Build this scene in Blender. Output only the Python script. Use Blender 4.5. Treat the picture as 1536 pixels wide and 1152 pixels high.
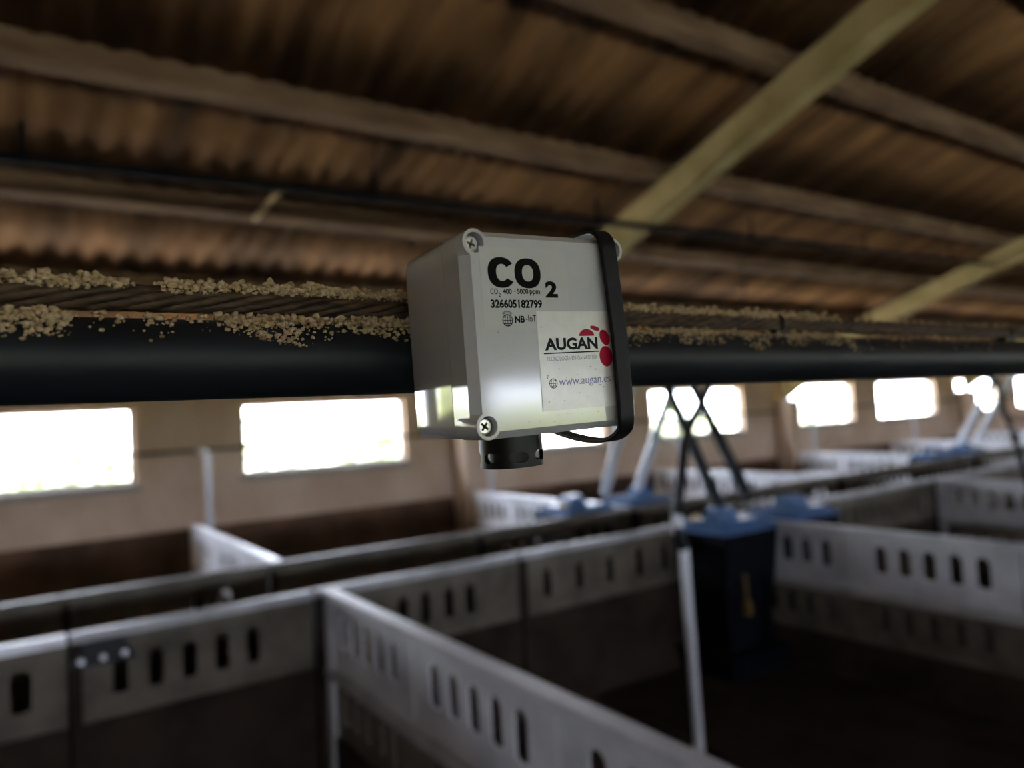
import bpy, bmesh, math, random
from mathutils import Vector, Matrix, noise as mnoise
random.seed(7)
for o in list(bpy.data.objects): bpy.data.objects.remove(o)
S = bpy.context.scene
COL = S.collection

# ------------------------------------------------------------------ camera
cam_d = bpy.data.cameras.new('camera'); cam = bpy.data.objects.new('camera', cam_d); COL.objects.link(cam)
cam_d.sensor_width = 36.0; cam_d.lens = 36.0 * 1099.0 / 1536.0; cam_d.clip_start = 0.01; cam_d.clip_end = 400
def _cam_axes():
    f = 1099.0
    a = Vector((2400 - 768, 535 - 576, f)).normalized()
    b = Vector((30 - 768, 670 - 576, f)); b = (b - a * a.dot(b)).normalized()
    u = a.cross(b)
    if u.y > 0: u = -u
    return a, b, u
_a, _b, _u = _cam_axes()
right = Vector((_a.x, _b.x, _u.x)); down = Vector((_a.y, _b.y, _u.y)); fwd = Vector((_a.z, _b.z, _u.z))
M = Matrix.Identity(4)
for i in range(3):
    M[i][0] = right[i]; M[i][1] = -down[i]; M[i][2] = -fwd[i]
M.translation = Vector((0, 0, 1.84))
cam.matrix_world = M
cam_d.dof.use_dof = True; cam_d.dof.focus_distance = 0.305; cam_d.dof.aperture_fstop = 5.8
S.camera = cam

# ------------------------------------------------------------------ world, sun, exposure
W = bpy.data.worlds.new('sky'); S.world = W; W.use_nodes = True
bg = W.node_tree.nodes['Background']
bg.inputs['Color'].default_value = (0.80, 0.86, 1.0, 1); bg.inputs['Strength'].default_value = 9.0
sd = bpy.data.lights.new('sun', 'SUN'); sd.energy = 18.0; sd.angle = math.radians(3); sd.color = (1.0, 0.95, 0.90)
sun = bpy.data.objects.new('sun', sd); COL.objects.link(sun)
sun.rotation_euler = (math.radians(-14), math.radians(24), 0)
S.view_settings.view_transform = 'Standard'; S.view_settings.look = 'None'
S.view_settings.exposure = 1.6; S.view_settings.gamma = 1.0
S.view_settings.use_curve_mapping = False

# ------------------------------------------------------------------ materials
MATS = {}
def mat(name, col, rough=0.6, col2=None, scale=6.0, stretch=(1, 1, 1), detail=5, lo=0.35, hi=0.65, bump=0.0, bscale=None,
        metal=0.0, spec=0.5, coat=0.0, rot=(0, 0, 0), bdist=0.002, transm=0.0):
    m = bpy.data.materials.new(name); m.use_nodes = True
    nt = m.node_tree; p = nt.nodes['Principled BSDF']
    p.inputs['Base Color'].default_value = (*col, 1); p.inputs['Roughness'].default_value = rough
    p.inputs['Metallic'].default_value = metal; p.inputs['Specular IOR Level'].default_value = spec
    p.inputs['Coat Weight'].default_value = coat; p.inputs['Coat Roughness'].default_value = 0.06
    if transm: p.inputs['Transmission Weight'].default_value = transm
    if col2 or bump:
        g = nt.nodes.new('ShaderNodeNewGeometry'); mp = nt.nodes.new('ShaderNodeMapping')
        mp.inputs['Scale'].default_value = stretch; mp.inputs['Rotation'].default_value = rot
        nt.links.new(g.outputs['Position'], mp.inputs['Vector'])
        n = nt.nodes.new('ShaderNodeTexNoise'); n.inputs['Scale'].default_value = scale; n.inputs['Detail'].default_value = detail
        nt.links.new(mp.outputs[0], n.inputs['Vector'])
        if col2:
            r = nt.nodes.new('ShaderNodeValToRGB')
            r.color_ramp.elements[0].position = lo; r.color_ramp.elements[0].color = (*col, 1)
            r.color_ramp.elements[1].position = hi; r.color_ramp.elements[1].color = (*col2, 1)
            nt.links.new(n.outputs['Fac'], r.inputs['Fac']); nt.links.new(r.outputs['Color'], p.inputs['Base Color'])
        if bump:
            n2 = n
            if bscale:
                n2 = nt.nodes.new('ShaderNodeTexNoise'); n2.inputs['Scale'].default_value = bscale; n2.inputs['Detail'].default_value = 4
                nt.links.new(mp.outputs[0], n2.inputs['Vector'])
            b = nt.nodes.new('ShaderNodeBump'); b.inputs['Strength'].default_value = bump; b.inputs['Distance'].default_value = bdist
            nt.links.new(n2.outputs['Fac'], b.inputs['Height']); nt.links.new(b.outputs['Normal'], p.inputs['Normal'])
    MATS[name] = m
    return m
SLOPE = math.radians(17.75)
mat('box_grey', (0.515, 0.53, 0.565), 0.10, (0.545, 0.56, 0.595), 30, bump=0.012, bscale=45, bdist=0.0005)
mat('film', (0.535, 0.545, 0.565), 0.13, (0.565, 0.575, 0.59), 40)
mat('sticker', (0.72, 0.72, 0.71), 0.2, (0.78, 0.78, 0.77), 160, bump=0.05, bscale=300, bdist=0.0003)
mat('ink', (0.003, 0.003, 0.003), 0.7, spec=0.1)
mat('logo_grey', (0.008, 0.012, 0.016), 0.6, spec=0.15)
mat('logo_blue', (0.10, 0.10, 0.22), 0.4)
mat('logo_violet', (0.16, 0.17, 0.33), 0.4)
mat('logo_red', (0.40, 0.003, 0.035), 0.5, spec=0.2)
mat('speck', (0.12, 0.11, 0.10), 0.6)
mat('strap', (0.004, 0.004, 0.006), 0.45, (0.007, 0.007, 0.010), 300, bump=0.1, bscale=900, bdist=0.0003, spec=0.2)
mat('sensor_black', (0.003, 0.003, 0.004), 0.4, spec=0.25)
mat('filter', (0.012, 0.012, 0.011), 0.6)
mat('screw', (0.74, 0.73, 0.70), 0.3, metal=0.55)
mat('pipe_black', (0.005, 0.007, 0.011), 0.5, (0.010, 0.013, 0.019), 70, (0.15, 1, 1), bump=0.08, bscale=400, bdist=0.0005, spec=0.3)
mat('rope', (0.018, 0.010, 0.006), 0.5, (0.085, 0.052, 0.028), 420, (0.25, 1, 1), bump=0.5, bscale=1500, bdist=0.0005, spec=0.3)
mat('dust', (0.33, 0.235, 0.135), 0.95, (0.55, 0.43, 0.28), 350, bump=0.4, bscale=2500, bdist=0.0004, spec=0.1)
mat('roof_sheet', (0.060, 0.030, 0.012), 0.9, (0.34, 0.185, 0.078), 1.5, (2.2, 0.35, 0.35), lo=0.32, hi=0.78, bump=0.2, bscale=30, spec=0.2)
mat('purlin', (0.105, 0.066, 0.039), 0.9, (0.20, 0.138, 0.088), 4, (0.5, 2, 2), bump=0.3, bscale=40, spec=0.2)
mat('rafter', (0.28, 0.235, 0.10), 0.9, (0.40, 0.34, 0.17), 3, bump=0.3, bscale=50, spec=0.2)
mat('wall', (0.48, 0.355, 0.255), 0.9, (0.62, 0.50, 0.39), 1.8, (1, 1, 0.6), bump=0.3, bscale=30, spec=0.2)
mat('wall_lower', (0.075, 0.042, 0.022), 0.9, (0.17, 0.10, 0.06), 3, bump=0.3, bscale=30)
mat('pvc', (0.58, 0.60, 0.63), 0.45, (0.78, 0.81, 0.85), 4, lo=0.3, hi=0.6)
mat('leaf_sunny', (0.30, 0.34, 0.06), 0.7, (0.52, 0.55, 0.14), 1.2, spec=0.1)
mat('pvc_dirty_shaded', (0.055, 0.046, 0.032), 0.6, (0.12, 0.106, 0.080), 5, lo=0.3, hi=0.65, spec=0.3)  # grimy PVC, with the shade on camera-facing panels mixed into the colour
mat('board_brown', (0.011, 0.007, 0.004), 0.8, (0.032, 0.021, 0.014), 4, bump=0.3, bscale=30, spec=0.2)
mat('ledge', (0.24, 0.235, 0.225), 0.5, (0.36, 0.355, 0.345), 6)
mat('pvc_shaded', (0.33, 0.335, 0.35), 0.5, (0.50, 0.51, 0.53), 4, lo=0.3, hi=0.65)  # greyer copy of pvc: shade on the near partitions put into the colour
mat('cap_grey', (0.22, 0.22, 0.225), 0.5, (0.36, 0.365, 0.38), 5)
mat('floor', (0.012, 0.008, 0.005), 0.8, (0.028, 0.019, 0.013), 2.5, bump=0.3, bscale=20, spec=0.2)
mat('slat', (0.015, 0.009, 0.006), 0.8, (0.034, 0.022, 0.015), 3, bump=0.3, bscale=30, spec=0.2)
mat('steel', (0.60, 0.62, 0.65), 0.38, metal=0.6)
mat('galv', (0.42, 0.46, 0.52), 0.45, metal=0.5)
mat('hose', (0.005, 0.007, 0.010), 0.5, spec=0.25)
mat('tube_white', (0.62, 0.68, 0.76), 0.35)
mat('tube_dark', (0.012, 0.019, 0.028), 0.5, spec=0.25)
mat('auger', (0.004, 0.006, 0.009), 0.75, spec=0.08)
mat('feeder_blue', (0.045, 0.11, 0.24), 0.4, (0.07, 0.15, 0.30), 8)
mat('feeder_dark', (0.0015, 0.002, 0.004), 0.7, (0.003, 0.004, 0.007), 8, spec=0.1)
mat('feeder_yellow', (0.10, 0.06, 0.01), 0.5)
mat('feed_tan', (0.50, 0.40, 0.26), 0.9, (0.62, 0.52, 0.36), 60, bump=0.5, bscale=150)
mat('window_frame', (0.30, 0.28, 0.26), 0.6)
mat('sill', (0.34, 0.31, 0.27), 0.8)
mat('ground', (0.46, 0.45, 0.36), 0.95, (0.58, 0.57, 0.42), 0.4)
mat('leaf', (0.040, 0.075, 0.005), 0.7, (0.10, 0.14, 0.012), 1.5, spec=0.1)
mat('bark', (0.10, 0.07, 0.05), 0.9)
mat('wood', (0.62, 0.48, 0.29), 0.8)

# ------------------------------------------------------------------ helpers
def link(name, me, material, parent=None, smooth=False, loc=None):
    o = bpy.data.objects.new(name, me); COL.objects.link(o)
    if material is not None and not me.materials: me.materials.append(MATS[material])
    if parent is not None: o.parent = parent
    if loc is not None: o.location = loc
    if smooth:
        for p in me.polygons: p.use_smooth = True
    return o
def tag(o, label=None, cat=None, group=None, kind=None):
    if label: o['label'] = label
    if cat: o['category'] = cat
    if group: o['group'] = group
    if kind: o['kind'] = kind
    return o
def empty(name, loc=(0, 0, 0), rot=None):
    o = bpy.data.objects.new(name, None); COL.objects.link(o); o.location = loc; o.empty_display_size = 0.05
    if rot: o.rotation_euler = rot
    return o
class MB:
    """collects boxes / tubes / prisms into ONE mesh"""
    def __init__(s): s.v = []; s.f = []; s.sm = []
    def add(s, vs, fs, smooth=False):
        b = len(s.v); s.v += [tuple(v) for v in vs]; s.f += [tuple(i + b for i in f) for f in fs]; s.sm += [smooth] * len(fs)
        return s
    def box(s, a, b):
        (x0, y0, z0), (x1, y1, z1) = a, b
        return s.add([(x0, y0, z0), (x1, y0, z0), (x1, y1, z0), (x0, y1, z0), (x0, y0, z1), (x1, y0, z1), (x1, y1, z1), (x0, y1, z1)],
                     [(0, 3, 2, 1), (4, 5, 6, 7), (0, 1, 5, 4), (1, 2, 6, 5), (2, 3, 7, 6), (3, 0, 4, 7)])
    def frustum(s, a, b, c, d):
        # bottom rect a..b (x,y,z) and top rect c..d
        (x0, y0, z0), (x1, y1, _), (u0, w0, z1), (u1, w1, _) = a, b, c, d
        return s.add([(x0, y0, z0), (x1, y0, z0), (x1, y1, z0), (x0, y1, z0), (u0, w0, z1), (u1, w0, z1), (u1, w1, z1), (u0, w1, z1)],
                     [(0, 3, 2, 1), (4, 5, 6, 7), (0, 1, 5, 4), (1, 2, 6, 5), (2, 3, 7, 6), (3, 0, 4, 7)])
    def tube(s, pts, r, n=12, caps=True):
        pts = [Vector(p) for p in pts]; rs = r if isinstance(r, (list, tuple)) else [r] * len(pts)
        vs = []; fs = []; prev = None
        for i, p in enumerate(pts):
            t = (pts[min(i + 1, len(pts) - 1)] - pts[max(i - 1, 0)]).normalized()
            if prev is None:
                ref = Vector((0, 0, 1)) if abs(t.z) < 0.9 else Vector((0, 1, 0))
                e1 = t.cross(ref).normalized()
            else:
                e1 = (prev - t * prev.dot(t)).normalized()
            prev = e1; e2 = t.cross(e1)
            for k in range(n):
                a = 2 * math.pi * k / n
                vs.append(p + (e1 * math.cos(a) + e2 * math.sin(a)) * rs[i])
        for i in range(len(pts) - 1):
            for k in range(n):
                fs.append((i * n + k, i * n + (k + 1) % n, (i + 1) * n + (k + 1) % n, (i + 1) * n + k))
        s.add(vs, fs, True)
        if caps:
            s.add(vs[:n], [tuple(range(n))[::-1]]); s.add(vs[-n:], [tuple(range(n))])
        return s
    def prism_yz(s, poly, x0, x1):
        n = len(poly)
        vs = [(x0, y, z) for y, z in poly] + [(x1, y, z) for y, z in poly]
        fs = [tuple(range(n)), tuple(range(2 * n - 1, n - 1, -1))] + [(i, i + n, (i + 1) % n + n, (i + 1) % n) for i in range(n)]
        return s.add(vs, fs)
    def mesh(s, name):
        me = bpy.data.meshes.new(name); me.from_pydata(s.v, [], s.f); me.update()
        bm = bmesh.new(); bm.from_mesh(me); bmesh.ops.recalc_face_normals(bm, faces=bm.faces); bm.to_mesh(me); bm.free()
        for p, sm in zip(me.polygons, s.sm): p.use_smooth = sm
        return me
    def build(s, name, material, parent=None, loc=None):
        return link(name, s.mesh(name), material, parent, loc=loc)
def smooth_path(pts, n=8):
    """Catmull-Rom through points"""
    P = [Vector(p) for p in pts]; P = [P[0] * 2 - P[1]] + P + [P[-1] * 2 - P[-2]]; out = []
    for i in range(1, len(P) - 2):
        for k in range(n):
            t = k / n; a, b, c, d = P[i - 1], P[i], P[i + 1], P[i + 2]
            out.append(0.5 * ((2 * b) + (c - a) * t + (2 * a - 5 * b + 4 * c - d) * t * t + (3 * b - a - 3 * c + d) * t ** 3))
    out.append(P[-2]); return out
def holed_plate(outer, holes, thick):
    """polygon with holes in the XZ plane (list of (x,z)), extruded to y = thick"""
    bm = bmesh.new(); edges = []
    for loop in [outer] + holes:
        vs = [bm.verts.new((x, 0, z)) for x, z in loop]
        for i in range(len(vs)): edges.append(bm.edges.new((vs[i], vs[(i + 1) % len(vs)])))
    bmesh.ops.triangle_fill(bm, edges=edges, use_beauty=True, use_dissolve=False)
    fs = bm.faces[:]
    r = bmesh.ops.extrude_face_region(bm, geom=fs)
    bmesh.ops.translate(bm, verts=[g for g in r['geom'] if isinstance(g, bmesh.types.BMVert)], vec=(0, thick, 0))
    bmesh.ops.recalc_face_normals(bm, faces=bm.faces)
    me = bpy.data.meshes.new('plate'); bm.to_mesh(me); bm.free(); return me

# ------------------------------------------------------------------ the building shell
X0, X1, YW, YS, YR = -7.0, 24.0, 7.9, -6.9, 0.5       # ends, window wall, opposite wall, ridge
T = math.tan(SLOPE)
def zr(y, ze): return ze + (YW - y) * T if y >= YR else ze + (YW - (2 * YR - y)) * T
ZP, ZS = 2.55, 2.675                                   # purlin underside and sheet plane at the window wall
tag(MB().box((X0 - .2, YS - .2, -0.2), (X1 + .2, YW + .2, -0.06)).build('floor', 'floor'), kind='structure')
floor = bpy.data.objects['floor']
sl = MB().box((-0.05, 0, -0.06), (0.05, 3.0, 0)).mesh('slat')
for k in range(26): link('slat', sl, 'slat', floor, loc=(1.42 + k * 0.12, 0.82, 0))

WIN = [-4.13, -1.10, 1.92, 4.92, 7.80, 11.0, 13.93, 17.06, 20.04]
WW = [2.03, 2.01, 1.85, 1.95, 2.07, 2.07, 2.18, 2.0, 2.0]
WIN_S = [4.14 + 3.03 * k for k in range(-3, 6)]
ZW0, ZW1 = 1.42, 2.15
def long_wall(name, y0, y1, starts, widths, inner):
    top = ZS - 0.04
    m = MB(); m.box((X0, y0, 0.93), (X1, y1, ZW0)); m.box((X0, y0, ZW1), (X1, y1, top))
    xs = X0
    for s_, w_ in zip(starts, widths):
        m.box((xs, y0, ZW0), (s_, y1, ZW1)); xs = s_ + w_
    m.box((xs, y0, ZW0), (X1, y1, ZW1))
    o = tag(m.build(name, 'wall'), kind='structure')
    tag(MB().box((X0, y0, -0.06), (X1, y1, 0.93)).build('lower_band', 'wall_lower', o), 'dark brown lower part of the wall')  # darker brown band along the bottom of the wall
    return o
wb = long_wall('wall_back', YW, YW + 0.18, WIN, WW, -1)
wf = long_wall('wall_front', YS - 0.18, YS, WIN_S, WW, 1)
def gable(name, x0, x1):
    poly = [(YS - .18, -0.06), (YW + .18, -0.06), (YW + .18, zr(YW, ZS) - .1), (YR, zr(YR, ZS) - .04), (YS - .18, zr(YS, ZS) - .1)]
    return tag(MB().prism_yz(poly, x0, x1).build(name, 'wall'), kind='structure')
gable('wall_left', X0 - 0.18, X0); gable('wall_right', X1, X1 + 0.18)
n_win = 0
for starts, y_in, sgn in ((WIN, YW, 1), (WIN_S, YS, -1)):
    for s_, w_ in zip(starts, WW):
        n_win += 1
        e = tag(empty('window_%d' % n_win, (s_, y_in, ZW0)), kind='structure')
        ya, yb = sorted((sgn * 0.05, sgn * 0.10))
        f = MB(); t = 0.035
        f.box((0, ya, 0), (t, yb, ZW1 - ZW0)); f.box((w_ - t, ya, 0), (w_, yb, ZW1 - ZW0))
        f.box((t, ya, 0), (w_ - t, yb, t)); f.box((t, ya, ZW1 - ZW0 - t), (w_ - t, yb, ZW1 - ZW0))
        f.build('window_frame', 'window_frame', e)
        ya, yb = sorted((-sgn * 0.06, sgn * 0.05))
        MB().box((-0.05, ya, -0.07), (w_ + 0.05, yb, 0.0)).build('window_sill', 'sill', e)

# roof: corrugated sheets, purlins, rafters
ceil = tag(empty('ceiling', (0, YW, ZS)), kind='structure')
PUR = [7.55, 6.45, 5.32, 4.22, 3.0, 1.88, 0.78]
CW = 1.09
def sheet_mesh(width, length, waves, amp=0.013, th=0.008, seg=8):
    m = MB(); n = waves * seg; vs = []; fs = []
    for i in range(n + 1):
        x = width * i / n; z = amp * math.cos(2 * math.pi * i / seg)
        for y, dz in ((0, 0), (length, 0), (0, th), (length, th)): vs.append((x, y, z + dz))
    for i in range(n):
        a, b = 4 * i, 4 * (i + 1)
        fs += [(a, a + 1, b + 1, b), (a + 2, b + 2, b + 3, a + 3), (a, b, b + 2, a + 2), (a + 1, a + 3, b + 3, b + 1)]
    fs += [(0, 2, 3, 1), (4 * n, 4 * n + 1, 4 * n + 3, 4 * n + 2)]
    m.add(vs, fs, True); return m
def place_sheet(me, x, y_hi, dz):
    o = link('roof_sheet', me, 'roof_sheet', ceil)
    o.rotation_euler = (-SLOPE, 0, 0)
    o.location = (x, y_hi - YW, zr(y_hi, ZS) - ZS + dz)
edges = [8.35] + PUR[1:-1] + [YR]
rows = [(edges[i + 1], edges[i]) for i in range(len(edges) - 1)]
far = MB()
for r, (ylo, yhi) in enumerate(rows):
    L = (yhi - ylo + 0.03) / math.cos(SLOPE)
    me = sheet_mesh(CW + 0.03, L, 6).mesh('roof_sheet')
    k = -7
    while True:
        x = 0.353 + CW * k
        if x > X1: break
        if k >= -1 and x < 23.2: place_sheet(me, x, ylo, 0.006 * (k % 2))
        k += 1
# rest of the roof: the strip left of the camera and the whole other slope, one part
def sheet_block(x0, waves, y0, sgn):
    m = sheet_mesh(CW / 6 * waves, (8.35 - YR) / math.cos(SLOPE), waves, seg=4)
    for (x, y, z) in m.v:
        yy = y * math.cos(SLOPE) + z * math.sin(SLOPE); zz = -y * math.sin(SLOPE) + z * math.cos(SLOPE)
        far.v.append((x0 + x, (YR + sgn * yy) - YW, zr(YR, ZS) + zz - ZS))
    b = len(far.v) - len(m.v)
    far.f += [tuple(i + b for i in f) for f in m.f]; far.sm += m.sm
sheet_block(0.353 - CW * 7, 36, YR, 1)
sheet_block(0.353 - CW * 7, 174, YR, -1)
tag(far.build('roof_sheet_rest', 'roof_sheet', ceil), kind='stuff')
PL = ['brown purlin under the eave just above the window wall', 'second purlin up from the window wall, partly behind the rope',
      'pale edged purlin just below the hanging pipe', 'long brown purlin running above the hanging pipe',
      'purlin crossing the upper right corner behind the big rafter', 'purlin high above the frame next to the ridge, second from top',
      'topmost purlin beside the roof ridge']
for y, lab in zip(PUR, PL):
    e = MB(); h = ZS - ZP + 0.006
    e.prism_yz([(0, 0), (0.095, -0.095 * T), (0.095, h - 0.095 * T), (0, h)], X0, X1)
    tag(e.build('roof_purlin', 'purlin', loc=(0, y - 0.05, zr(y - 0.05, ZP))), lab, 'beam', 'roof purlins along the barn')
RAF = [(-1.8, 'yellowish concrete rafter out of view to the left'), (4.5, 'large yellowish concrete rafter crossing the upper right behind the sensor box'),
       (10.8, 'farther yellowish concrete rafter at the right edge meeting the windows'), (17.1, 'farthest concrete rafter near the small right hand windows')]
ZB = 2.31
for x, lab in RAF:
    poly = [(7.74, 1.90), (7.74, zr(7.74, ZP)), (YR, zr(YR, ZP)), (2 * YR - 7.74, zr(7.74, ZP)), (2 * YR - 7.74, zr(7.74, ZB)), (YR, zr(YR, ZB)), (6.3, zr(6.3, ZB))]
    poly = [(y - 7.74, z - 1.90) for y, z in poly]
    g = empty('roof_rafter', (x, 7.74, 1.90)); tag(g, lab, 'beam', 'concrete rafters')
    bm = MB().prism_yz(poly, -0.075, 0.085).mesh('rafter_beam')
    link('rafter_beam', bm, 'rafter', g)
    c = MB().box((-0.12, -0.17, -1.96), (0.13, 0.155, 0.0)); c.build('column', 'wall', g)
    for yy in (-1.9, -3.1): MB().tube([(-0.083, yy, (zr(7.74 + yy, ZP) - 1.90) - .1), (-0.075, yy, (zr(7.74 + yy, ZP) - 1.90) - .1)], 0.012, 8).build('bolt', 'galv', g)

# ------------------------------------------------------------------ pen walls
def stadium(cx, z0, z1, w, n=5):
    r = w / 2; pts = []
    for i in range(n + 1):
        a = math.pi * i / n; pts.append((cx + r * math.cos(a), z1 - r + r * math.sin(a)))
    for i in range(n + 1):
        a = math.pi + math.pi * i / n; pts.append((cx + r * math.cos(a), z0 + r + r * math.sin(a) * 0.35))
    return pts
_pc = {}
def slotted(length, slots, sw, z0=0.60, z1=0.965, th=0.008, s0=0.69, s1=0.885):
    key = (round(length, 3), tuple(round(s, 3) for s in slots), sw, z0, z1, s0, s1)
    if key not in _pc:
        _pc[key] = holed_plate([(0, z0), (length, z0), (length, z1), (0, z1)], [stadium(s, s0, s1, sw) for s in slots], th)
    return _pc[key]
def divider(name, label, group, x, ya, yb, clean=True, z_slots=(0.70, 0.90), panel_mat='pvc', near=False):
    """pen partition running along Y from ya (near) to yb (far)"""
    g = empty(name, (x, ya, -0.06)); tag(g, label, 'pen wall', group)
    L = yb - ya; n = max(1, round(L / 1.0)); pl = L / n
    for k in range(n):
        me = slotted(pl - 0.012, [pl / 2 + (i - 2) * 0.15 for i in range(5)], 0.078, s0=z_slots[0], s1=z_slots[1])
        o = link('slotted_panel', me, panel_mat, g, loc=(0.004, k * pl + 0.006, 0.06)); o.rotation_euler = (0, 0, math.pi / 2)
    MB().box((-0.035, 0, 1.02), (0.035, L, 1.06)).build('top_cap', panel_mat, g)
    MB().box((-0.04, 0, 0.62), (0.04, L, 0.665)).build('ledge_rail', 'ledge', g)
    if near:
        for k in range(n):
            me = slotted(pl - 0.012, [pl / 2 + (i - 2) * 0.15 for i in range(5)], 0.06, z0=0.26, z1=0.565, s0=0.34, s1=0.52)
            o = link('lower_slotted_panel', me, 'pvc_dirty_shaded', g, loc=(0.004, k * pl + 0.006, 0.06)); o.rotation_euler = (0, 0, math.pi / 2)
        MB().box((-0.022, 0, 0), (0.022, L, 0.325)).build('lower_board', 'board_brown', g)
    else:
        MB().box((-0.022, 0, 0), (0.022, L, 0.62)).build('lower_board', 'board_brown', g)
    for yy in (0.03, L - 0.03):
        MB().box((-0.03, yy - 0.03, 0.0), (0.03, yy + 0.03, 1.02)).build('post', panel_mat, g)
    return g
NEAR = [(-1.80, 'near row pen partition left of the frame'), (1.33, 'big white slotted pen partition running to the bottom of the frame'),
        (4.52, 'grey slotted pen partition to the right of the blue and black feeder'), (7.66, 'short dark near row partition at the right edge'),
        (10.81, 'near row partition beyond the right edge')]
for x, lab in NEAR[1:4]: divider('pen_partition', lab, 'near row pen partitions', x, 0.85, 3.80, panel_mat='pvc_shaded', near=True)
FAR = [(1.38, 'white slotted partition behind the aisle rail at left, below the first two windows'),
       (4.47, 'white slotted partition ending behind the pale feed tubes, under the sensor box'),
       (7.62, 'white slotted partition behind the dark feed tubes at centre right'),
       (10.8, 'white slotted partition under the fourth visible window at right'),
       (13.95, 'small white partition near the far right windows'), (17.1, 'farthest tiny white partition at the right edge')]
for x, lab in FAR: divider('pen_partition', lab, 'far row pen partitions', x, 4.92, 7.72)
def front_panel(label, y, xa, xb, slots, sw, face, cat='pen wall', group=None, cap='cap_grey', capw=0.03):
    g = empty('pen_front_panel', (xa, y, -0.06)); tag(g, label, cat, group)
    L = xb - xa
    link('slotted_panel', slotted(L, [s - xa for s in slots], sw, s0=0.675, s1=0.885), face, g, loc=(0, -0.004, 0.06))
    MB().box((0, -capw, 1.02), (L, capw, 1.06)).build('top_cap', cap, g)
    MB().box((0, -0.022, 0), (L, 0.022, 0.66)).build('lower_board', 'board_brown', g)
    MB().box((0, -0.03, 0), (0.04, 0.03, 1.02)).build('post', 'board_brown', g)
    return g
G = 'slotted pen front panels along the aisle'
front_panel('left pen front panel with one wide slot, at the left edge', 3.85, -1.25, 0.15, [-1.0, -0.75, -0.5, -0.02], 0.075, 'pvc_dirty_shaded', group=G, cap='pvc')
front_panel('pen front panel with five slots and a dark latch, left of the big white partition', 3.85, 0.165, 1.25, [0.36, 0.505, 0.652, 0.80, 0.947], 0.064, 'pvc_dirty_shaded', group=G)
front_panel('pen front panel just right of the big white partition', 3.85, 1.265, 2.555, [1.45, 1.62, 1.767, 1.91, 2.063, 2.21], 0.06, 'pvc_dirty_shaded', group=G)
front_panel('pen front panel with five spaced slots behind the white pole', 3.85, 2.57, 4.45, [2.78, 3.045, 3.315, 3.587, 3.83, 4.1], 0.06, 'pvc_dirty_shaded', group=G)
front_panel('pen front panel just right of the dark feeder, behind the grey partition', 3.85, 4.58, 7.62, [4.9 + 0.15 * i for i in range(17)], 0.06, 'pvc_dirty_shaded', group=G)
front_panel('pen front panel at the right edge beyond the short dark partition', 3.85, 7.69, 10.77, [8.0 + 0.15 * i for i in range(17)], 0.06, 'pvc_dirty_shaded', group=G)
G2 = 'slotted panels on the far side of the aisle'
back_x = [(-1.4, 0.16, 'left end'), (0.17, 1.30, 'left of the first white far partition'), (1.31, 2.86, 'under the left part of the sensor box'), (2.87, 4.44, 'behind the pale feed tubes'),
          (4.5, 7.59, 'between the two groups of feed tubes'), (7.65, 10.77, 'in front of the right hand white partitions'), (10.83, 17.0, 'running to the far right')]
for a, b, w in back_x:
    n = int((b - a - 0.25) / 0.15)
    front_panel('dark railed aisle panel, ' + w, 4.85, a, b, [a + (b - a) / 2 + (i - (n - 1) / 2) * 0.15 for i in range(n)], 0.075, 'pvc_dirty_shaded', group=G2, cap='pvc_dirty_shaded', capw=0.045)
lt = empty('gate_latch', (0.28, 3.815, 0.86)); tag(lt, 'dark metal gate latch with round bolts on the five slot panel', 'latch')
MB().frustum((-0.12, -0.035, 0), (0.14, 0.0, 0), (-0.06, -0.03, 0.10), (0.09, 0.0, 0.10)).build('plate', 'hose', lt)
for k in range(3): MB().tube([(-0.08 + 0.085 * k, -0.05, 0.03), (-0.08 + 0.085 * k, -0.03, 0.03)], 0.014, 10).build('bolt', 'steel', lt)

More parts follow.
